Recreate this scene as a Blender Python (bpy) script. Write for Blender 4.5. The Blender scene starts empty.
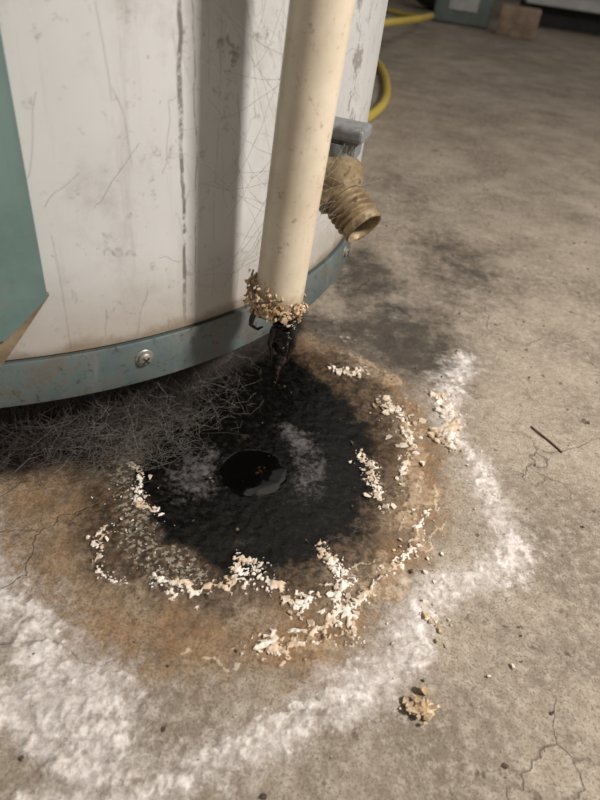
import bpy, bmesh, math, random
import numpy as np
from mathutils import Vector, Matrix, Quaternion
random.seed(7); rng=np.random.default_rng(5)
scene=bpy.context.scene
def link(o): scene.collection.objects.link(o); return o
def parent(c,p): c.parent=p
def empty(name):
    e=bpy.data.objects.new(name,None); e.empty_display_size=.05; return link(e)

# ------------------------------------------------------------------ node helpers
class M:
    def __init__(s,name):
        s.m=bpy.data.materials.new(name); s.m.use_nodes=True
        s.nt=s.m.node_tree; s.b=s.nt.nodes['Principled BSDF']
        s.tc=s.nt.nodes.new('ShaderNodeTexCoord').outputs['Object']
    def n(s,t,**k):
        n=s.nt.nodes.new(t)
        for a,v in k.items(): setattr(n,a,v)
        return n
    def l(s,a,b):
        if isinstance(a,(int,float)): b.default_value=a
        elif isinstance(a,(tuple,list)): b.default_value=tuple(a)+((1,) if len(a)==3 and len(b.default_value)==4 else ())
        else: s.nt.links.new(a,b)
    def map(s,scale=(1,1,1),loc=(0,0,0),src=None):
        n=s.n('ShaderNodeMapping'); n.inputs['Scale'].default_value=scale; n.inputs['Location'].default_value=loc
        s.l(src or s.tc,n.inputs['Vector']); return n.outputs[0]
    def noise(s,sc,det=6,rough=.6,vec=None,dist=0):
        n=s.n('ShaderNodeTexNoise'); s.l(vec or s.tc,n.inputs['Vector'])
        n.inputs['Scale'].default_value=sc; n.inputs['Detail'].default_value=det
        n.inputs['Roughness'].default_value=rough; n.inputs['Distortion'].default_value=dist
        return n.outputs[0]
    def vor(s,sc,feature='F1',vec=None):
        n=s.n('ShaderNodeTexVoronoi',feature=feature); s.l(vec or s.tc,n.inputs['Vector'])
        n.inputs['Scale'].default_value=sc; return n.outputs['Distance']
    def math(s,op,a,b=0,c=None):
        n=s.n('ShaderNodeMath',operation=op); s.l(a,n.inputs[0]); s.l(b,n.inputs[1])
        if c is not None: s.l(c,n.inputs[2])
        return n.outputs[0]
    def rng(s,v,a,b,c=0.,d=1.,smooth=True):
        n=s.n('ShaderNodeMapRange'); n.interpolation_type='SMOOTHSTEP' if smooth else 'LINEAR'
        s.l(v,n.inputs[0]); 
        for i,x in enumerate((a,b,c,d)): n.inputs[i+1].default_value=x
        return n.outputs[0]
    def mix(s,f,a,b):
        n=s.n('ShaderNodeMix',data_type='RGBA'); s.l(f,n.inputs[0]); s.l(a,n.inputs[6]); s.l(b,n.inputs[7]); return n.outputs[2]
    def mixf(s,f,a,b):
        n=s.n('ShaderNodeMix',data_type='FLOAT'); s.l(f,n.inputs[0]); s.l(a,n.inputs[2]); s.l(b,n.inputs[3]); return n.outputs[0]
    def attr(s,name):
        return s.n('ShaderNodeAttribute',attribute_name=name).outputs['Fac']
    def bump(s,h,strength,dist):
        n=s.n('ShaderNodeBump'); n.inputs['Strength'].default_value=strength; n.inputs['Distance'].default_value=dist
        s.l(h,n.inputs['Height']); s.l(n.outputs[0],s.b.inputs['Normal'])
    def fin(s,col,rough=.6,metal=0,spec=None):
        s.l(col,s.b.inputs['Base Color']); s.l(rough,s.b.inputs['Roughness']); s.b.inputs['Metallic'].default_value=metal
        if spec is not None: s.l(spec,s.b.inputs['Specular IOR Level'])
        return s.m

def simple(name,c1,c2,sc=60,rough=.6,metal=0,bump=.3,bd=.0005,dirt=None,dsc=20):
    m=M(name); n=m.noise(sc,6,.65); col=m.mix(m.rng(n,.35,.65),c1,c2)
    if dirt: col=m.mix(m.rng(m.noise(dsc,8,.7),.5,.68),col,dirt)
    if bump: m.bump(n,bump,bd)
    return m.fin(col,rough,metal)

# ------------------------------------------------------------------ mesh helpers
def obj(name,verts,faces,mat=None,smooth=True,loc=(0,0,0)):
    me=bpy.data.meshes.new(name); me.from_pydata([tuple(v) for v in verts],[],faces); me.update()
    if smooth: me.polygons.foreach_set('use_smooth',[True]*len(me.polygons))
    if mat: me.materials.append(mat)
    o=bpy.data.objects.new(name,me); o.location=loc; return link(o)
def lathe(name,prof,segs=64,mat=None,loc=(0,0,0),axis=None,smooth=True,sharp=35):
    V=[];F=[];n=len(prof)
    for i in range(segs):
        a=2*math.pi*i/segs
        for r,z in prof: V.append((r*math.cos(a),r*math.sin(a),z))
    for i in range(segs):
        j=(i+1)%segs
        for k in range(n-1): F.append((i*n+k,j*n+k,j*n+k+1,i*n+k+1))
    o=obj(name,V,F,mat,smooth,loc)
    bm=bmesh.new(); bm.from_mesh(o.data); bmesh.ops.remove_doubles(bm,verts=bm.verts,dist=1e-6)
    bmesh.ops.recalc_face_normals(bm,faces=bm.faces)
    for e in bm.edges:
        if len(e.link_faces)==2 and e.calc_face_angle(0)>math.radians(sharp): e.smooth=False
    bm.to_mesh(o.data); bm.free()
    if axis is not None:
        o.rotation_mode='QUATERNION'; o.rotation_quaternion=Vector(axis).to_track_quat('Z','Y')
    return o
def box(name,size,loc,mat,rot=None,bev=.001,segs=2):
    bm=bmesh.new(); bmesh.ops.create_cube(bm,size=1)
    bmesh.ops.scale(bm,vec=size,verts=bm.verts)
    if bev: bmesh.ops.bevel(bm,geom=bm.edges[:],offset=bev,segments=segs,affect='EDGES',profile=.5)
    me=bpy.data.meshes.new(name); bm.to_mesh(me); bm.free(); me.materials.append(mat)
    o=bpy.data.objects.new(name,me); o.location=loc
    if rot is not None: o.rotation_euler=rot
    return link(o)
def tube(name,pts,r,mat,res=6,cyclic=False):
    cu=bpy.data.curves.new(name,'CURVE'); cu.dimensions='3D'; cu.bevel_depth=r; cu.bevel_resolution=res
    sp=cu.splines.new('NURBS'); sp.points.add(len(pts)-1)
    for p,q in zip(sp.points,pts): p.co=(*q,1)
    sp.order_u=4; sp.use_endpoint_u=True; sp.resolution_u=10; cu.use_fill_caps=True
    cu.materials.append(mat); return link(bpy.data.objects.new(name,cu))
def strands(name,lines,r,mat):
    cu=bpy.data.curves.new(name,'CURVE'); cu.dimensions='3D'; cu.bevel_depth=r; cu.bevel_resolution=0
    for L in lines:
        sp=cu.splines.new('POLY'); sp.points.add(len(L)-1)
        for p,q in zip(sp.points,L): p.co=(*q,1)
    cu.materials.append(mat); return link(bpy.data.objects.new(name,cu))

# ------------------------------------------------------------------ numpy noise
def perlin(x,y,seed=0):
    xi=np.floor(x).astype(np.int64); yi=np.floor(y).astype(np.int64); xf=x-xi; yf=y-yi
    def g(ix,iy,dx,dy):
        k=(ix*374761393+iy*668265263+seed*974634777)&0xffffffff
        k=((k^(k>>13))*1274126177)&0xffffffff; k=k^(k>>16)
        a=k/4294967296.0*2*np.pi
        return np.cos(a)*dx+np.sin(a)*dy
    u=xf*xf*xf*(xf*(xf*6-15)+10); v=yf*yf*yf*(yf*(yf*6-15)+10)
    a=g(xi,yi,xf,yf); b=g(xi+1,yi,xf-1,yf); c=g(xi,yi+1,xf,yf-1); d=g(xi+1,yi+1,xf-1,yf-1)
    return (a*(1-u)+b*u)*(1-v)+(c*(1-u)+d*u)*v
def fbm(x,y,sc,oct=5,seed=0,gain=.55):
    r=0;a=1;t=0
    for i in range(oct):
        r=r+a*perlin(x*sc+i*13.7,y*sc-i*7.1,seed+i); t+=a; a*=gain; sc*=2.03
    return r/t*1.6
def sm(x,a,b):
    t=np.clip((x-a)/(b-a),0,1); return t*t*(3-2*t)
def polysd(px,py,poly):
    P=np.array(poly)/1000.; d=np.full(px.shape,1e9); ins=np.zeros(px.shape,bool)
    n=len(P)
    for i in range(n):
        a=P[i];b=P[(i+1)%n]; e=b-a; w0=px-a[0];w1=py-a[1]
        t=np.clip((w0*e[0]+w1*e[1])/(e@e),0,1)
        d=np.minimum(d,(w0-t*e[0])**2+(w1-t*e[1])**2)
        c=((a[1]>py)!=(b[1]>py))
        xx=(b[0]-a[0])*(py-a[1])/((b[1]-a[1]) if b[1]!=a[1] else 1e-9)+a[0]
        ins^=c&(px<xx)
    d=np.sqrt(d); return np.where(ins,-d,d)
def lined(px,py,pts):
    P=np.array(pts)/1000.; d=np.full(px.shape,1e9)
    for i in range(len(P)-1):
        a=P[i];b=P[i+1]; e=b-a; w0=px-a[0];w1=py-a[1]
        t=np.clip((w0*e[0]+w1*e[1])/(e@e),0,1)
        d=np.minimum(d,(w0-t*e[0])**2+(w1-t*e[1])**2)
    return np.sqrt(d)

# ------------------------------------------------------------------ stain layout (floor millimetres)
BLACK=[(-14,354),(17,333),(37,305),(46,269),(45,228),(32,201),(8,181),(-16,172),(-40,176),(-61,192),(-78,214),(-85,239),(-79,270),(-66,305),(-44,335)]
HALO=[(-27,370),(27,365),(56,330),(66,281),(58,228),(46,190),(17,164),(-15,153),(-52,152),(-84,160),(-103,187),(-111,223),(-124,258),(-104,300),(-60,335)]
OCHRE=[(-8,394),(68,347),(88,287),(87,229),(70,190),(48,158),(28,134),(3,122),(-30,119),(-66,120),(-93,139),(-118,153),(-154,155),(-195,228),(-133,241),(-94,287)]
WL=[([(-175,165),(-145,150),(-111,134),(-90,122),(-72,103),(-53,90)],22),([(-150,117),(-116,110),(-84,97),(-59,82)],13),
    ([(-66,62),(-34,76),(-8,91),(18,102),(38,118),(55,138),(70,159),(81,177)],14),
    ([(75,171),(103,191),(122,215),(124,240),(111,262),(104,301),(104,350),(116,385)],13)]
CL=[([(-56,161),(-50,161),(-46,158),(-39,160),(-33,156),(-27,161),(-21,163),(-16,168),(-11,167),(-6,171),(1,166),(5,161),(8,160),(12,157),(17,159),(19,163)],2.0),
    ([(-3,136),(1,137),(5,134),(12,139),(17,140),(23,147),(29,150),(35,158),(38,154),(37,148)],2.8),
    ([(34,158),(41,164),(47,172),(53,184),(62,190),(70,202),(76,224)],1.3),
    ([(42,264),(48,255),(47,246),(49,237),(54,227)],2.0),
    ([(23,192),(27,187),(30,180),(34,174),(33,169),(27,164)],2.1),
    ([(-88,185),(-90,178),(-86,173),(-84,165),(-79,159),(-68,157)],1.0),
    ([(-90,234),(-80,222),(-76,206),(-66,200)],.9),
    ([(57,321),(67,308),(72,284),(67,257)],1.7),
    ([(96,336),(103,310),(97,285)],2.4),([(20,350),(32,344),(40,352)],1.7),
    ([(-20,172),(-16,178),(-12,174),(-8,177)],1.6)]
SP=[(-88,227),(-78,200),(-66,178),(-43,163)]
GL=[(-70,250),(-50,262),(-33,250),(-36,236),(-38,215),(-58,205),(-70,222)]
GR=[(-14,282),(12,280),(25,255),(16,225),(3,220),(-2,246)]
PIT=(-19.5,238)
HX,HY,R=-.232,.423,.25

# ------------------------------------------------------------------ FLOOR
def axis(lo,a,b,hi,step):
    mid=list(np.arange(a,b+1e-9,step)); L=[];s=step;x=a
    while x>lo: s*=1.12; x-=s; L.append(max(x,lo))
    Rr=[];s=step;x=mid[-1]
    while x<hi: s*=1.12; x+=s; Rr.append(min(x,hi))
    return np.array(L[::-1]+mid+Rr)
xs=axis(-1.0,-.20,.18,3.2,.0007); ys=axis(-1.0,.06,.40,4.2,.0007)
nx,ny=len(xs),len(ys)
X,Y=np.meshgrid(xs,ys); x=X.ravel(); y=Y.ravel()
wx=x+.010*fbm(x,y,38,5,11); wy=y+.010*fbm(x,y,38,5,31)
fx=x+.005*fbm(x,y,210,4,51,.7)+.004*fbm(x,y,60,2,77); fy=y+.005*fbm(x,y,210,4,71,.7)+.004*fbm(x,y,60,2,97)
black=sm(-polysd(wx,wy,BLACK),-.015,.010)
sdh=polysd(wx,wy,HALO)
halo=sm(-sdh,-.022,.014)
ochre=sm(-polysd(wx,wy,OCHRE),-.022,.014)
white=np.zeros_like(x)
for L,w in WL:
    d=lined(x+.018*fbm(x,y,18,5,5),y+.018*fbm(x,y,18,5,6),L)
    white=np.maximum(white,np.exp(-(d/(w*.001))**2))
cn=.6*fbm(x,y,45,6,201,.75)+.5*fbm(x,y,170,4,231,.7)
chalk=sm(white*.62+cn*1.0,.36,.80)*sm(white,.12,.5)
# flaky crust: broken plates strung along the lines plus crumbs around them
cb=fbm(x,y,230,3,301,.6)
crust=np.zeros_like(x)
for i,(L,w) in enumerate(CL):
    d=lined(fx,fy,L); ww=w*.001*np.clip(.9+1.9*fbm(x,y,110,3,9+i),.1,2.4)
    core=(1-sm(d,ww*.6,ww*1.15))*sm(cb,-.34,-.20)
    crumbs=(1-sm(d,w*.0016,w*.0042))*sm(fbm(x,y,260,3,320+i,.6),.17,.26)
    crust=np.maximum(crust,np.maximum(core,crumbs*.95))
brk=sm(fbm(x,y,30,3,63),-.02,.2)*sm(cb,-.2,-.05)
tide=np.zeros_like(x)
for off,wd_ in ((.004,.0006),(.014,.0007),(.026,.0009)):
    sdw=sdh+.007*fbm(x,y,100,5,66,.65)
    tide=np.maximum(tide,(1-sm(np.abs(sdw-off),wd_*.5,wd_*1.8))*brk)
tide*=sm(x,-.08,.0)*.9+.1
speck=1-sm(lined(wx,wy,SP),.004,.022)
grey=np.maximum(sm(-polysd(wx,wy,GL),-.012,.012),sm(-polysd(wx,wy,GR),-.010,.010))  # dusty grey patches; sheen reflected from the tank is painted into them
pd=np.sqrt((wx*.55+x*.45-PIT[0]/1000)**2+(wy*.55+y*.45-PIT[1]/1000)**2)
pit=1-sm(pd,.0172,.0190)
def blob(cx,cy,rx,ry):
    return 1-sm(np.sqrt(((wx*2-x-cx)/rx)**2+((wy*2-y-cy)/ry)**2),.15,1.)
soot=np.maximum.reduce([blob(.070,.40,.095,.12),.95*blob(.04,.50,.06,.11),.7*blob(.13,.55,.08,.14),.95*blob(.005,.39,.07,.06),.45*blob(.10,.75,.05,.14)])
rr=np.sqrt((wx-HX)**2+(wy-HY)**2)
under_shade=1-sm(rr,.214,.240)  # tank's shade, with settled dirt, painted into the floor beneath it
z=.0006*fbm(x,y,25,4,3)+.0003*fbm(x,y,200,3,4)
z=z+crust*(.0006+.0018*np.clip(fbm(x,y,300,3,15)+.25,0,1))+tide*.0004
z=z+chalk*(.0004+.0012*np.clip(fbm(x,y,180,4,16)+.2,0,1))
z=z+halo*(1-black)*.0013*(fbm(x,y,80,5,18))+black*.0007*fbm(x,y,90,4,19)+(ochre*(1-black))*.0006*fbm(x,y,150,5,28)
dome=np.clip(1-(pd/.018)**2,0,1)
z=z*(1-pit)-.0008*black*(1-pit)+pit*(-.0009+.0004*np.sqrt(dome)+.0002*fbm(x,y,90,2,55))
z=z+speck*.0009*np.clip(fbm(x,y,330,2,21),0,1)
sheet=sm(fbm(x,y,48,5,41),.10,.17)*sm(ochre,.3,.8)*(1-sm(halo,.3,.7))*sm(x,-.02,.04)
z=z+.0009*sheet
z=np.where((x>-.3)&(x<.5)&(y<.8),z,z*.3)
V=np.stack([x,y,z],1)
idx=np.arange(nx*ny).reshape(ny,nx)
F=np.stack([idx[:-1,:-1],idx[:-1,1:],idx[1:,1:],idx[1:,:-1]],-1).reshape(-1,4)
me=bpy.data.meshes.new('floor')
me.vertices.add(len(V)); me.vertices.foreach_set('co',V.ravel())
me.loops.add(F.size); me.loops.foreach_set('vertex_index',F.ravel().astype(np.int32))
me.polygons.add(len(F)); me.polygons.foreach_set('loop_start',np.arange(0,F.size,4,dtype=np.int32)); 
me.update(calc_edges=True); me.polygons.foreach_set('use_smooth',np.ones(len(F),bool))
for nm,a in dict(black=black,halo=halo,ochre=ochre,white=white,chalk=chalk,crust=crust,speck=speck,grey=grey,pit=pit,soot=soot,sheet=sheet,tide=tide,under_shade=under_shade).items():
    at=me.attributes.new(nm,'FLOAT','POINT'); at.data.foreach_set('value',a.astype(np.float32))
floor=link(bpy.data.objects.new('floor',me))

m=M('stained_concrete')
big=m.noise(3.2,8,.62); mid=m.noise(16,9,.7); fine=m.noise(170,8,.75); grain=m.noise(800,4,.7)
n2=m.noise(55,8,.75,m.map(loc=(3,1,0))); n3=m.noise(260,6,.75,m.map(loc=(7,4,0)))
base=m.mix(m.rng(m.math('ADD',m.math('MULTIPLY',big,.45),m.math('MULTIPLY',mid,.55)),.38,.62),(.185,.148,.112),(.39,.332,.262))
base=m.mix(m.rng(fine,.42,.66,0,.6),base,(.48,.43,.355))
base=m.mix(m.rng(n3,.36,.48,.5,0),base,(.16,.125,.095))
base=m.mix(m.rng(grain,.38,.5,.6,0),base,(.12,.09,.07))
base=m.mix(m.rng(m.noise(9,8,.75,m.map(loc=(1,6,0))),.52,.68,0,.6),base,(.14,.11,.085))
pitn=m.rng(m.noise(120,3,.5,m.map(loc=(9,2,0))),.65,.72); base=m.mix(m.math('MULTIPLY',pitn,.8),base,(.08,.06,.045))
wv=m.n('ShaderNodeVectorMath',operation='ADD'); m.l(m.tc,wv.inputs[0])
nc=m.n('ShaderNodeTexNoise'); nc.inputs['Scale'].default_value=14; nc.inputs['Detail'].default_value=7; m.l(m.tc,nc.inputs['Vector'])
vs=m.n('ShaderNodeVectorMath',operation='SCALE'); m.l(nc.outputs['Color'],vs.inputs[0]); vs.inputs['Scale'].default_value=.09; m.l(vs.outputs[0],wv.inputs[1])
cr=m.vor(11,'DISTANCE_TO_EDGE',wv.outputs[0])
crack=m.math('MULTIPLY',m.rng(cr,.002,.009,1,0),m.rng(m.noise(6,3,.5,m.map(loc=(2,8,1))),.45,.60))
base=m.mix(m.math('MULTIPLY',crack,.6),base,(.10,.075,.055))
def th(at,noi,k,lo,hi): return m.rng(m.math('ADD',m.attr(at),m.math('MULTIPLY',m.math('SUBTRACT',noi,.5),k)),lo,hi)
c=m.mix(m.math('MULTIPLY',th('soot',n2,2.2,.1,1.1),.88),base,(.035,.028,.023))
och=m.mix(m.rng(n2,.36,.62),(.10,.052,.022),(.31,.19,.095)); och=m.mix(m.rng(m.noise(16,5,.6,m.map(loc=(5,5,0))),.4,.6),och,m.mix(m.rng(n3,.4,.6),(.19,.13,.082),(.33,.25,.17)))
och=m.mix(m.rng(grain,.38,.52,.5,0),och,(.06,.04,.025))
c=m.mix(m.math('MULTIPLY',th('ochre',n2,1.8,.15,.95),.88),c,och)
sh=m.mix(m.rng(n3,.4,.6),(.30,.20,.115),(.50,.38,.26)); c=m.mix(m.math('MULTIPLY',th('sheet',n3,.9,.45,.7),.6),c,sh)
wcol=m.mix(m.rng(n3,.35,.62),(.46,.42,.395),(.70,.655,.64)); 
wn=m.math('ADD',m.math('MULTIPLY',m.noise(24,9,.78,m.map(loc=(8,8,0))),.65),m.math('MULTIPLY',fine,.35))
c=m.mix(m.math('MULTIPLY',th('white',wn,4.6,.2,1.35),.75),c,wcol)
chf=th('chalk',n3,2.2,.25,1.15); c=m.mix(m.math('MULTIPLY',chf,.72),c,m.mix(m.rng(fine,.38,.6),(.60,.54,.50),(.80,.76,.73)))
hal=m.mix(m.rng(n3,.42,.66),(.016,.011,.007),(.11,.068,.038))
c=m.mix(m.math('MULTIPLY',th('halo',n2,2.2,.15,1.1),.92),c,hal)
c=m.mix(m.math('MULTIPLY',th('under_shade',n2,.8,.2,.8),.95),c,(.014,.011,.009))
c=m.mix(m.math('MULTIPLY',th('speck',m.noise(380,3,.6),3.6,1.0,1.3),.6),c,(.36,.34,.27))
blk=m.mix(m.rng(n3,.55,.75),(.003,.0026,.0022),(.014,.010,.008))
bf=th('black',n2,1.9,.15,.85); c=m.mix(bf,c,blk)
gn=m.math('ADD',m.math('MULTIPLY',m.noise(45,6,.8,m.map(loc=(2,2,0))),.5),m.math('MULTIPLY',m.noise(330,5,.8),.5))
gf=th('grey',gn,5.0,.55,1.6); c=m.mix(m.math('MULTIPLY',gf,.60),c,(.18,.167,.165))
pf=m.attr('pit'); c=m.mix(pf,c,(.002,.0018,.0016))
ctr=m.n('ShaderNodeVectorMath',operation='DISTANCE'); m.l(m.tc,ctr.inputs[0]); ctr.inputs[1].default_value=(-.016,.240,0)
ps=m.math('MULTIPLY',m.rng(ctr.outputs['Value'],.002,.005,1,0),m.rng(m.noise(420,3,.6),.5,.62)); c=m.mix(m.math('MULTIPLY',ps,.5),c,(.10,.055,.025))  # brown bits and a small reflection in the puddle, painted as colour
tf=m.math('MULTIPLY',th('tide',n3,1.6,.35,.8),m.math('SUBTRACT',1,m.math('MULTIPLY',bf,.8))); c=m.mix(m.math('MULTIPLY',tf,.6),c,(.60,.50,.38))
cf=th('crust',n3,2.0,.35,.75); ccol=m.mix(m.rng(m.noise(60,4,.6),.42,.58),(.82,.76,.69),(.60,.46,.33)); c=m.mix(cf,c,ccol)
rough=m.mixf(bf,m.mixf(m.attr('halo'),.85,.5),m.rng(n3,.35,.65,.12,.45)); rough=m.mixf(pf,rough,.04); rough=m.mixf(cf,rough,.85); rough=m.mixf(gf,rough,.6)
hh=m.math('ADD',m.math('MULTIPLY',fine,.6),m.math('MULTIPLY',grain,.35)); hh=m.math('SUBTRACT',hh,m.math('MULTIPLY',crack,.5))
hh=m.math('MULTIPLY',hh,m.math('SUBTRACT',1,m.math('MULTIPLY',bf,.62)))
hh=m.math('MULTIPLY',hh,m.math('SUBTRACT',1,m.math('MULTIPLY',pf,.97)))
m.bump(hh,.8,.0015)
spec=m.mixf(pf,m.mixf(bf,.35,.5),.9)
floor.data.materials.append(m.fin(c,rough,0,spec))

# ------------------------------------------------------------------ WATER HEATER
heater=empty('water_heater'); 
def pol(th,r,z): t=math.radians(th); return (HX+r*math.cos(t),HY+r*math.sin(t),z)
m=M('heater_enamel')
sx=m.n('ShaderNodeSeparateXYZ'); m.l(m.tc,sx.inputs[0]); ox,oy,oz=sx.outputs
th_=m.math('MULTIPLY',m.math('ARCTAN2',oy,ox),57.2958)
n1=m.noise(5,6,.6); n2=m.noise(40,8,.75); n3=m.noise(170,6,.7)
c=m.mix(m.rng(n1,.35,.65),(.40,.40,.395),(.50,.50,.495))
c=m.mix(m.rng(m.noise(14,8,.75,m.map(loc=(2,3,4))),.50,.68,0,.5),c,(.29,.275,.26))
stk=m.noise(1,7,.7,m.map((60,60,5)))
c=m.mix(m.rng(stk,.52,.72,0,.45),c,(.27,.25,.23))
c=m.mix(m.math('MULTIPLY',m.rng(n2,.56,.64),m.rng(m.noise(11,3,.5,m.map(loc=(4,4,4))),.44,.58,0,.75)),c,(.15,.13,.115))
c=m.mix(m.rng(n3,.58,.70,0,.5),c,(.19,.165,.14))
scr=m.noise(11,2,.5,m.map(loc=(1,9,3)),3.0); sc2=m.math('ABSOLUTE',m.math('SUBTRACT',scr,.5))
c=m.mix(m.math('MULTIPLY',m.rng(sc2,.0012,.0045,.5,0),m.rng(m.noise(16,4,.6,m.map(loc=(7,7,7))),.55,.62)),c,(.18,.16,.14))
def streak(t0,w,amp,col,c):
    nn=m.noise(7,5,.65,m.map((1,1,1),(t0*.1,0,0)))
    d=m.math('ABSOLUTE',m.math('ADD',m.math('SUBTRACT',th_,t0),m.math('MULTIPLY',m.math('SUBTRACT',nn,.5),3.6)))
    f=m.math('MULTIPLY',m.rng(d,w*.3,w,1,0),m.rng(m.noise(45,5,.8,m.map(loc=(t0,0,0))),.40,.55,0,amp))
    return m.mix(f,c,col)
c=streak(-46.6,.30,.85,(.09,.08,.07),c); c=streak(-45.6,.14,.5,(.13,.115,.10),c); c=streak(-42.5,.12,.3,(.16,.14,.12),c)
zb=m.math('ADD',oz,m.math('MULTIPLY',m.math('SUBTRACT',n2,.5),.018))
c=m.mix(m.rng(zb,.0885,.095,.9,0),c,(.13,.085,.045))
c=m.mix(m.rng(zb,.09,.135,.55,0),c,(.27,.225,.175))
m.bump(m.noise(3,3,.5),.2,.01)
enamel=m.fin(c,.45)
jacket=lathe('tank_jacket',[(0,1.36),(.10,1.36),(R-.018,1.345),(R-.005,1.338),(R,1.325),(R,.9),(R,.5),(R,.2),(R,.0885),(R-.004,.086),(R-.02,.084),(0,.084)],256,enamel,(HX,HY,0)); parent(jacket,heater)
m=M('teal_painted_steel'); n=m.noise(30,7,.7); c=m.mix(m.rng(n,.35,.65),(.062,.085,.087),(.108,.142,.142))
c=m.mix(m.rng(m.noise(60,8,.8),.46,.60,0,.8),c,(.085,.072,.058)); c=m.mix(m.rng(m.noise(1,6,.7,m.map((50,50,6))),.55,.7,0,.45),c,(.21,.20,.18))
c=m.mix(m.rng(m.noise(200,5,.8,m.map(loc=(3,3,3))),.55,.66,0,.8),c,(.03,.025,.02))
teal=m.fin(c,.55); 
ring=lathe('base_ring',[(R-.012,.0875),(R+.0005,.0875),(R+.0022,.0882),(R+.0028,.0872),(R+.0028,.068),(R+.0022,.0652),(R+.0008,.0645),(R-.004,.0645),(R-.006,.067),(R-.008,.078)],256,teal,(HX,HY,0)); parent(ring,heater)
dark=simple('dark_underside',(.012,.010,.009),(.03,.024,.02),50,.9)  # near-black colour for bottom pan, legs and screw slots
pan=lathe('bottom_pan',[(0,.062),(.14,.062),(R-.04,.066),(R-.011,.070),(R-.011,.078),(0,.078)],96,dark,(HX,HY,0)); parent(pan,heater)
for i,t in enumerate((95,215,335)):
    L=lathe('leg_%d'%(i+1),[(0,0),(.016,0),(.018,.002),(.014,.008),(.012,.066),(0,.066)],20,dark,(pol(t,.18,0)[0],pol(t,.18,0)[1],-.0005)); parent(L,heater)
steel=simple('dull_steel',(.20,.20,.18),(.32,.31,.28),300,.42,.6,.2,.0002,(.12,.08,.05),200)
for i,t in enumerate((-51.6,-12,-92)):
    p=pol(t,R+.0024,.079); ax=(math.cos(math.radians(t)),math.sin(math.radians(t)),0)
    s=lathe('ring_screw_%d'%(i+1),[(.0046,0),(.0046,.0005),(.0042,.0009),(.0034,.0010),(.0033,.0020),(.0026,.0027),(.0012,.0030),(0,.0030)],28,steel,p,ax); parent(s,heater)
    for k in range(2):
        b=box('ring_screw_slot_%d_%d'%(i+1,k),(.0042,.0007,.0004),pol(t,R+.0055,.079),dark,bev=0)
        b.rotation_mode='QUATERNION'; b.rotation_quaternion=Vector(ax).to_track_quat('Z','Y')@Quaternion((0,0,1),math.radians(40+90*k)); parent(b,heater)
def curved_plate(name,outline,r0,r1,mat):
    V=[];F=[];rows=[]
    for (z,t0,t1) in outline: rows.append([(t0+(t1-t0)*k/24.,z) for k in range(25)])
    nr=len(rows)
    for r in (r1,r0):
        for row in rows:
            for t,z in row: V.append(pol(t,r,z))
    def id(l,i,k): return l*nr*25+i*25+k
    for i in range(nr-1):
        for k in range(24):
            F.append((id(0,i,k),id(0,i,k+1),id(0,i+1,k+1),id(0,i+1,k))); F.append((id(1,i,k),id(1,i+1,k),id(1,i+1,k+1),id(1,i,k+1)))
    for i in range(nr-1):
        for k in (0,24): F.append((id(0,i,k),id(0,i+1,k),id(1,i+1,k),id(1,i,k)))
    for k in range(24):
        for i in (0,nr-1): F.append((id(0,i,k),id(0,i,k+1),id(1,i,k+1),id(1,i,k)))
    o=obj(name,V,F,mat,False); bm=bmesh.new(); bm.from_mesh(o.data); bmesh.ops.recalc_face_normals(bm,faces=bm.faces); bm.to_mesh(o.data); bm.free(); return o
m=M('teal_panel_paint'); n=m.noise(12,7,.7); c=m.mix(m.rng(n,.35,.65),(.095,.155,.147),(.135,.205,.193))
c=m.mix(m.rng(m.noise(1,6,.7,m.map((50,50,4))),.55,.72,0,.4),c,(.11,.135,.115)); c=m.mix(m.rng(m.noise(150,5,.7),.58,.70,0,.55),c,(.20,.18,.14))
panelm=m.fin(c,.5)
tan=simple('grimy_tan_edge',(.14,.10,.06),(.27,.205,.135),60,.7,0,.3,.0005,(.06,.04,.025),50)
pnl=curved_plate('access_panel',[(.90,-60.1,-118),(.5,-60.1,-118),(.119,-60.1,-118),(.101,-64.2,-115)],R-.001,R+.0045,panelm); parent(pnl,heater)
lip=curved_plate('access_panel_lip',[(.119,-59.9,-60.6),(.101,-62.9,-115),(.0875,-65.2,-114)],R-.001,R+.003,tan); parent(lip,heater)

# ------------------------------------------------------------------ DRAIN VALVE
valve=empty('drain_valve')
vb=Vector((-.0030,.2895,.1535)); rad=Vector((.0012-HX,.292-HY,0)).normalized(); tipd=Vector((.0245,-.0215,-.0185)).normalized()
gapd=(Vector((vb.x-HX,vb.y-HY,0)).length-R)
brass=simple('corroded_brass',(.19,.135,.075),(.33,.255,.155),120,.42,.35,.5,.0006,(.09,.06,.035),110)
grayp=simple('blue_grey_plastic',(.12,.13,.135),(.19,.20,.205),90,.5,0,.2,.0004,(.08,.07,.06),80)
hole=simple('dark_bore',(.012,.009,.007),(.02,.016,.012),50,.9,0,0)
wall=vb-rad*(gapd-.0006)
parent(lathe('flange',[(0,0),(.015,0),(.015,.003),(.013,.005),(.011,.006),(.0105,.012),(0,.012)],40,brass,wall,rad),valve)
parent(lathe('body',[(0,0),(.0095,0),(.0095,.010),(.0112,.012),(.0117,.024),(.010,.028),(0,.028)],40,brass,vb-rad*.013,rad),valve)
parent(lathe('hex_collar',[(0,.0045),(.0112,.0045),(.0124,.0055),(.0124,.0105),(.0112,.0115),(0,.0115)],6,brass,vb+tipd*.003,tipd,True,20),valve)
prof=[(0,-.006),(.009,-.006),(.0098,-.002),(.0098,.006),(.0100,.0075),(.0100,.0125),(.0090,.0128)]
zz=.0135
for k in range(4):
    prof+=[(.0089,zz),(.0089,zz+.0007),(.0106,zz+.0015),(.0106,zz+.0018),(.0089,zz+.0026)]; zz+=.0029
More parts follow.
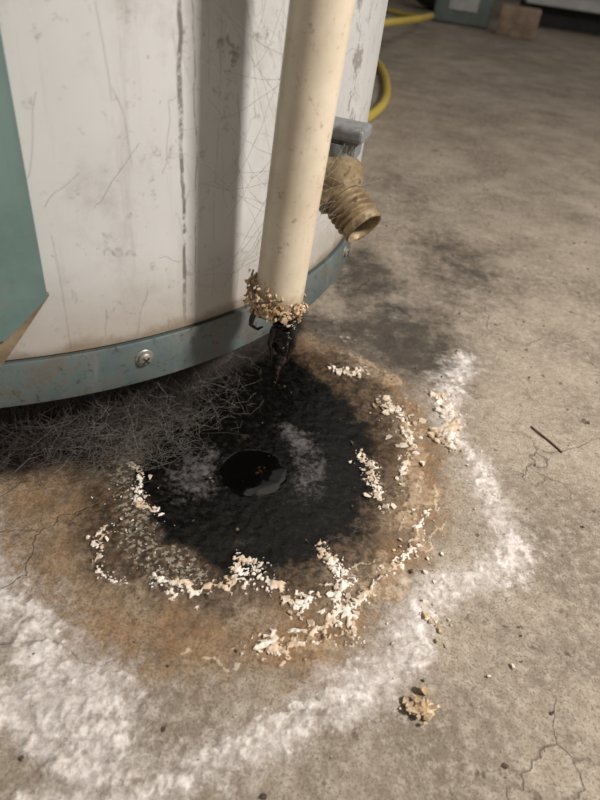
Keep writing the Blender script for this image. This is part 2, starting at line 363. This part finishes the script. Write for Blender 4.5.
prof+=[(.0090,zz),(.0097,zz+.0008),(.0099,zz+.0035),(.0097,zz+.0046),(.0092,zz+.0050),(.0084,zz+.0045),(.0079,zz),(.0074,.014),(0,.014)]
parent(lathe('hose_spout',prof,48,brass,vb+tipd*.003,tipd),valve)
parent(lathe('spout_bore',[(0,.0145),(.0075,.0145),(.0079,.0215)],40,hole,vb+tipd*.003,tipd),valve)
parent(lathe('stem',[(0,0),(.007,0),(.007,.010),(0,.010)],24,grayp,vb+Vector((.004,0,.006)),(0,0,1)),valve)
parent(box('handle',(.028,.018,.006),vb+Vector((.0030,.0025,.0205)),grayp,(0,0,math.radians(-14)),.0018,3),valve)
parent(box('handle_hub',(.020,.013,.009),vb+Vector((.0040,.0025,.0135)),grayp,(0,0,math.radians(-14)),.0018,2),valve)

# ------------------------------------------------------------------ DISCHARGE PIPE
PX,PY,PZ=-.0165,.2446,.104; pr=.0111
tilt=Vector((.040,0,1)).normalized()
pipe=empty('discharge_pipe')
m=M('cream_cpvc'); n=m.noise(25,7,.7); c=m.mix(m.rng(n,.35,.65),(.53,.455,.345),(.62,.545,.43))
c=m.mix(m.rng(m.noise(1,7,.75,m.map((160,160,18))),.54,.70,0,.55),c,(.34,.27,.19)); c=m.mix(m.rng(m.noise(260,5,.75),.58,.68,0,.6),c,(.22,.165,.11))
sx=m.n('ShaderNodeSeparateXYZ'); m.l(m.tc,sx.inputs[0]); zb=m.math('ADD',sx.outputs[2],m.math('MULTIPLY',m.math('SUBTRACT',m.noise(180,5,.7),.5),.014))
c=m.mix(m.rng(zb,.002,.016,.85,0),c,(.19,.11,.05))
m.bump(n,.1,.001); cp=m.fin(c,.38)
parent(lathe('pipe_run',[(pr-.0022,.0),(pr,0),(pr,.3),(pr,.7),(pr,1.06),(pr-.0022,1.06),(pr-.0022,.5),(pr-.0022,.0)],64,cp,(PX,PY,PZ),tilt),pipe)
top=Vector((PX,PY,PZ))+tilt*1.06
nrm=Vector((top.x-HX,top.y-HY,0)); gap_t=nrm.length-R; nrm.normalize()
parent(lathe('pipe_coupling',[(pr,-.02),(.014,-.02),(.0145,0),(.0145,.018),(.010,.018)],40,cp,top),pipe)
br=simple('brass',(.45,.33,.14),(.55,.42,.2),80,.35,.9)
parent(lathe('relief_valve_body',[(0,0),(.013,0),(.013,.03),(.017,.032),(.017,.06),(.012,.065),(0,.066)],32,br,top+Vector((0,0,.016))),pipe)
parent(lathe('relief_valve_inlet',[(0,0),(.012,0),(.012,gap_t-.001),(0,gap_t-.001)],32,br,top+Vector((0,0,.05))-nrm*(gap_t-.001),nrm),pipe)
parent(box('relief_valve_lever',(.05,.012,.0025),top+Vector((.012,0,.086)),steel,None,.001),pipe)

def flake(bm,p,s,nrmv,flat=.35):
    n=random.randint(5,8); q=Vector(nrmv).to_track_quat('Z','Y')@Quaternion((0,0,1),random.random()*6.28)
    top=[];bot=[]; el=random.uniform(.45,1)
    for k in range(n):
        a=6.283*k/n+random.uniform(-.3,.3)/n*3; r=s*random.uniform(.45,1.25)
        top.append(bm.verts.new(p+q@Vector((r*.85*math.cos(a),el*r*.85*math.sin(a),s*flat*random.uniform(.5,1.2)))))
        bot.append(bm.verts.new(p+q@Vector((r*math.cos(a),el*r*math.sin(a),-s*flat*random.uniform(.1,.5)))))
    c=bm.verts.new(p+q@Vector((0,0,s*flat*random.uniform(.5,1.3)))); c2=bm.verts.new(p+q@Vector((0,0,-s*flat*.5)))
    for k in range(n):
        j=(k+1)%n; bm.faces.new((c,top[k],top[j])); bm.faces.new((top[k],bot[k],bot[j],top[j])); bm.faces.new((c2,bot[j],bot[k]))
def flakes(name,items,mat,flat=.35):
    bm=bmesh.new()
    for p,s,nv in items: flake(bm,Vector(p),s,nv,flat)
    bmesh.ops.recalc_face_normals(bm,faces=bm.faces)
    me=bpy.data.meshes.new(name); bm.to_mesh(me); bm.free(); me.materials.append(mat); return link(bpy.data.objects.new(name,me))
tanfl=simple('tan_scale_deposit',(.36,.25,.14),(.60,.47,.33),150,.9,0,.5,.0006,(.15,.08,.04),140)
rustfl=simple('rusty_scale_deposit',(.26,.16,.075),(.56,.43,.29),150,.9,0,.6,.0006,(.10,.045,.018),200)
whfl=simple('white_scale_deposit',(.48,.38,.28),(.74,.68,.60),160,.9,0,.5,.0005)
it=[]
for k in range(620):
    a=random.random()*6.283
    left=.5+.5*math.cos(a-3.5)
    if random.random()>.35+.65*left: continue
    zz=random.gauss(.1055,.0028)+left*random.random()*.012
    rr_=pr+random.uniform(-.0003,.0022)+left*.0026*random.random()
    if zz<.1035: rr_=random.uniform(pr*.75,pr+.002)
    it.append(((PX+rr_*math.cos(a),PY+rr_*math.sin(a),max(.0985,zz)),random.uniform(.0005,.0019),(math.cos(a)+random.gauss(0,.6),math.sin(a)+random.gauss(0,.6),random.gauss(0,.7))))
parent(flakes('scale_crust',it,rustfl,.4),pipe)
m=M('black_tar_drip'); n=m.noise(300,5,.7); m.bump(n,.8,.001); tar=m.fin(m.mix(m.rng(n,.5,.7),(.004,.003,.003),(.045,.026,.015)),.18)
def blobtube(name,pts,mat,seed,amp=.45,segs=16,sub=9):
    V=[];F=[];P=[]
    for i in range(len(pts)-1):
        for k in range(sub):
            t=k/sub; P.append([pts[i][j]*(1-t)+pts[i+1][j]*t for j in range(4)])
    P.append(list(pts[-1])); P=np.array(P)
    for i,(a,b,c_,r) in enumerate(P):
        for k in range(segs):
            an=6.283*k/segs; nn=float(fbm(np.array([math.cos(an)*.6+seed+a*150]),np.array([math.sin(an)*.6+c_*150]),1.6,3,seed)[0])
            q=r*(1+amp*nn*1.6); V.append((a+q*math.cos(an),b+q*math.sin(an),c_))
    for i in range(len(P)-1):
        for k in range(segs):
            j=(k+1)%segs; F.append((i*segs+k,i*segs+j,(i+1)*segs+j,(i+1)*segs+k))
    F.append(tuple(range(segs))); F.append(tuple(reversed(range((len(P)-1)*segs,len(P)*segs))))
    o=obj(name,V,F,mat); bm=bmesh.new(); bm.from_mesh(o.data); bmesh.ops.recalc_face_normals(bm,faces=bm.faces); bm.to_mesh(o.data); bm.free(); return o
DX=-.0125
parent(blobtube('tar_drip',[(PX,PY,.110,.007),(PX,PY,.103,.0088),(PX+.001,PY,.0998,.0078),(DX,PY,.096,.0052),(DX+.001,PY,.092,.0060),(DX-.001,PY,.088,.0050),(DX,PY,.083,.0044),(DX+.001,PY,.079,.0026),(DX-.0005,PY,.075,.0032),(DX-.001,PY,.069,.0018),(DX-.001,PY,.061,.0006)],tar,3,.6),pipe)
parent(blobtube('tar_strand',[(PX-.0085,PY-.006,.106,.0016),(PX-.0105,PY-.008,.102,.0013),(PX-.011,PY-.008,.098,.0012),(PX-.008,PY-.007,.0955,.0011),(PX-.006,PY-.006,.0965,.0008)],tar,5,.3,10,5),pipe)
parent(blobtube('tar_strand_small',[(DX+.004,PY-.004,.098,.0022),(DX+.0055,PY-.005,.089,.0016),(DX+.004,PY-.005,.082,.0009),(DX+.0035,PY-.005,.078,.0004)],tar,8,.4,10,6),pipe)
parent(blobtube('tar_strand_thin',[(DX-.004,PY-.003,.096,.0018),(DX-.0055,PY-.004,.086,.0012),(DX-.0045,PY-.003,.079,.0007),(DX-.004,PY-.003,.074,.0003)],tar,9,.4,10,6),pipe)

# ------------------------------------------------------------------ LOOSE SCALE FLAKES ON FLOOR
it=[]
def along(pts,n,s0,s1,spread):
    for _ in range(n):
        i=random.randrange(len(pts)-1); t=random.random()
        px=(pts[i][0]*(1-t)+pts[i+1][0]*t)/1000+random.gauss(0,spread); py=(pts[i][1]*(1-t)+pts[i+1][1]*t)/1000+random.gauss(0,spread)
        s=s0+(s1-s0)*random.random()**2.2; it.append(((px,py,.0006+s*.1),s,(random.gauss(0,.25),random.gauss(0,.25),1)))
for L,w in CL: along(L,int(10+w*12),.0004,.0024,.0022)
along(CL[7][0],55,.0005,.0034,.007); along(CL[3][0],25,.0005,.0028,.004); along(CL[8][0],36,.0006,.0046,.005); along(CL[4][0],20,.0005,.0028,.004)
along([(70,240),(80,200),(60,180)],40,.0004,.0018,.007); along([(72,172),(80,160)],10,.0006,.0024,.003); along(CL[9][0],16,.0008,.0036,.003)
along([(20,100),(60,140),(75,165)],22,.0004,.0014,.008); along(SP,70,.0003,.0009,.008)
along([(124,240),(111,262),(104,301)],24,.0004,.0016,.007)
flakes('white_scale_flakes',it,whfl,.22)
it=[]
for k in range(34):
    it.append(((.066+random.gauss(0,.0030),.117+random.gauss(0,.0026),.0012+random.random()*.0015),random.uniform(.0012,.0036),(random.gauss(0,.5),random.gauss(0,.5),1)))
along([(85,296),(98,282)],20,.001,.0038,.004); along([(75,165),(78,150)],10,.0008,.0024,.002); along([(50,312),(75,300)],14,.0008,.003,.004)
flakes('tan_scale_chunks',it,tanfl,.32)
it=[((.110,.142,.001),.0018,(0,0,1)),((.119,.246,.001),.0015,(0,0,1)),((.098,.136,.001),.0012,(0,0,1))]
flakes('paint_chips',it,whfl,.2)
woodb=simple('dry_twig_bark',(.06,.03,.02),(.13,.07,.045),200,.8)
tube('twig',[(.155,.314,.0009),(.160,.306,.0013),(.166,.300,.0010),(.170,.292,.0008)],.0006,woodb,3)
gritm=simple('dark_grit',(.05,.035,.025),(.14,.10,.07),200,.9)
it=[]
for k in range(600):
    px,py=random.uniform(-.15,.35),random.uniform(.06,.9); s=.0003+.0012*random.random()**3; it.append(((px,py,.0006),s,(random.gauss(0,.3),random.gauss(0,.3),1)))
flakes('floor_grit',it,gritm,.5)

# ------------------------------------------------------------------ COBWEBS
m=M('cobweb_silk'); web=m.fin((.27,.25,.22),.8)
m=M('dusty_cobweb'); web2=m.fin((.045,.038,.032),.9)
m=M('grey_cobweb_mat'); web4=m.fin((.13,.12,.105),.9)
lines=[]
def strand(a,b,sag,jit,n=9):
    a=Vector(a);b=Vector(b);L=[];o=Vector((0,0,0))
    for i in range(n):
        t=i/(n-1); o+=Vector((random.gauss(0,jit),random.gauss(0,jit),random.gauss(0,jit*.6)))
        w=math.sin(math.pi*t); p=a.lerp(b,t)+Vector((0,0,-sag*w))+o*w; p.z=max(p.z,.0015); L.append(tuple(p))
    return L
for k in range(2300):
    t=random.uniform(-80,-38); a=pol(t,R-random.uniform(.002,.05),.066); t2=t+random.gauss(0,9); b=pol(t2,R-random.uniform(.012,.08),random.uniform(.002,.06))
    lines.append(strand(a,b,random.uniform(0,.012),.003))
for k in range(900):
    t=random.gauss(random.choice((-74,-66,-58,-50)),2.2); r=R-random.uniform(.01,.04); zc=random.uniform(.01,.055)
    a=pol(t,r,zc); b=pol(t+random.gauss(0,3),r-random.gauss(0,.01),zc+random.gauss(0,.012)); lines.append(strand(a,b,.002,.003,7))
strands('cobweb',lines,.00010,web2)
lines=[]
for k in range(520):   # grey mat draped from the tank down onto the floor
    t=random.gauss(-52,6); r0=R-abs(random.gauss(.015,.010)); zc=random.uniform(.002,.035)
    a=pol(t,r0,zc); b=pol(t+random.gauss(0,4),r0+random.gauss(0,.008),max(.002,zc+random.gauss(-.006,.01))); lines.append(strand(a,b,.002,.0028,8))
strands('cobweb.003',lines,.00007,web4)
lines=[]
for k in range(60):
    t=random.gauss(-50,6); a=pol(t,R-random.uniform(.005,.04),random.uniform(.01,.064)); b=pol(t+random.gauss(0,6),R-random.uniform(.0,.04),random.uniform(.002,.045))
    lines.append(strand(a,b,.004,.003,12))
for k in range(34):
    z0=random.uniform(.12,.26); a=(PX+.003-pr*.8,PY+random.uniform(-.003,.006),z0); b=pol(random.uniform(-47,-38),R,z0+random.gauss(0,.03)); lines.append(strand(a,b,.003,.0008))
for k in range(30):
    a=(PX+pr*.8,PY+.004,random.uniform(.12,.17)); b=tuple(vb+Vector((random.gauss(0.004,.012),random.gauss(0,.006),random.gauss(.0,.014)))); lines.append(strand(a,b,.002,.0006))
strands('cobweb.001',lines,.00005,web)
m=M('tank_dust_thread'); web3=m.fin((.22,.20,.18),.9); lines=[]
for k in range(40):
    t=random.uniform(-60,-34); zz=random.uniform(.09,.30); dt=random.gauss(0,.9); dz=random.gauss(0,.004); L=[]
    for j in range(random.randint(6,16)):
        L.append(pol(t,R+.0004,max(.0895,zz))); dt+=random.gauss(0,.3); dz+=random.gauss(0,.0015); dt*=.85; dz*=.9; t+=dt*.35; zz+=dz
    lines.append(L)
strands('cobweb.002',lines,.00004,web3)

# ------------------------------------------------------------------ BACKGROUND
yel=simple('yellow_rubber',(.50,.36,.06),(.58,.44,.09),40,.45)
tube('garden_hose',[(-.02,.80,.0075),(.01,.93,.0075),(.038,1.02,.0075),(.070,1.12,.0075),(.083,1.25,.0075),(.080,1.45,.0075),(.05,1.65,.0075),(-.02,1.85,.0075),(-.15,1.8,.0075),(-.22,1.62,.012),(-.15,1.42,.04),(0,1.4,.08),(.06,1.48,.09),(.12,1.62,.085),(.18,1.8,.08),(.23,2.1,.06),(.24,2.35,.03),(.20,2.5,.0085),(.05,2.7,.0085)],.0075,yel,6)
gbx=empty('tool_case')
gg=simple('grey_green_plastic',(.10,.13,.12),(.14,.17,.155),20,.5)
lab=simple('pale_label',(.35,.37,.34),(.45,.46,.43),40,.6)
parent(box('case_shell',(.20,.16,.11),(.385,2.62,.055),gg,(0,0,-.15),.01,3),gbx)
parent(box('case_lid',(.206,.166,.03),(.385,2.62,.126),gg,(0,0,-.15),.008,3),gbx)
parent(box('case_label',(.10,.002,.05),(.373,2.538,.07),lab,(0,0,-.15),.0005,1),gbx)
parent(tube('case_handle',[(.33,2.62,.14),(.33,2.62,.17),(.385,2.61,.178),(.44,2.60,.17),(.44,2.60,.14)],.006,gg),gbx)
wd=simple('weathered_wood',(.20,.145,.10),(.33,.25,.18),30,.8,0,.4,.002)
box('wood_block',(.13,.10,.085),(.555,2.46,.0425),wd,(0,0,-.2),.004,2)
cab=empty('metal_cabinet')
wm=simple('white_enamel_steel',(.45,.45,.44),(.55,.55,.53),10,.4)
dk=simple('black_rubber_and_shade',(.015,.014,.013),(.03,.028,.026),10,.6)
parent(box('cabinet_body',(1.6,.5,.80),(1.47,2.98,.475),wm,(0,0,-.12),.006,2),cab)
parent(box('cabinet_shade_block',(1.5,.40,.08),(1.46,3.06,.04),dk,(0,0,-.12),.002,1),cab)  # black block standing in for the shadow below the cabinet
for k in range(2): parent(box('cabinet_door_%d'%(k+1),(.76,.012,.72),(1.062+.786*k,2.775-.0948*k,.475),wm,(0,0,-.12),.003,2),cab)
for k in range(2): parent(box('cabinet_pull_%d'%(k+1),(.012,.02,.12),(1.38+.12*k,2.725-.0145*k,.6),steel,(0,0,-.12),.003,2),cab)
lathe('rubber_tire',[(.10,-.05),(.16,-.055),(.19,-.045),(.20,0),(.19,.045),(.16,.055),(.10,.05),(.095,0),(.10,-.05)],48,dk,(.33,2.95,.2),(.2,1,0))

wallm=simple('painted_block_wall',(.26,.25,.23),(.33,.315,.29),6,.85,0,.3,.004)
box('wall_back',(4.4,.1,2.5),(1.1,4.2,1.25),wallm,None,0)
box('wall_left',(.1,5.3,2.5),(-1.0,1.6,1.25),wallm,None,0)

# ------------------------------------------------------------------ LIGHT
w=bpy.data.worlds.new('garage_ambient'); scene.world=w; w.use_nodes=True
w.node_tree.nodes['Background'].inputs[0].default_value=(1,.955,.90,1); w.node_tree.nodes['Background'].inputs[1].default_value=.36
ld=bpy.data.lights.new('work_lamp','AREA'); ld.shape='RECTANGLE'; ld.size=.12; ld.size_y=.12; ld.energy=17.2; ld.color=(1,.935,.86)
lo=link(bpy.data.objects.new('work_lamp',ld)); lo.location=(.72,.04,.84); lo.rotation_euler=(Vector((-.02,.25,.05))-lo.location).to_track_quat('-Z','Y').to_euler()

# ------------------------------------------------------------------ CAMERA
p=math.radians(38.8); R0=Vector((1,0,0)); F_=Vector((0,math.cos(p),-math.sin(p))); U0=Vector((0,math.sin(p),math.cos(p)))
Rr=.990*R0+.1405*U0; Uu=-.1405*R0+.990*U0
cd=bpy.data.cameras.new('camera'); cam=link(bpy.data.objects.new('camera',cd))
mt=Matrix((Rr.normalized(),Uu.normalized(),-F_)).transposed().to_4x4(); mt.translation=Vector((0,0,.248)); cam.matrix_world=mt
cd.sensor_width=36; cd.lens=27; cd.clip_start=.01
cd.dof.use_dof=True; cd.dof.focus_distance=.31; cd.dof.aperture_fstop=12
scene.camera=cam
scene.view_settings.view_transform='Standard'
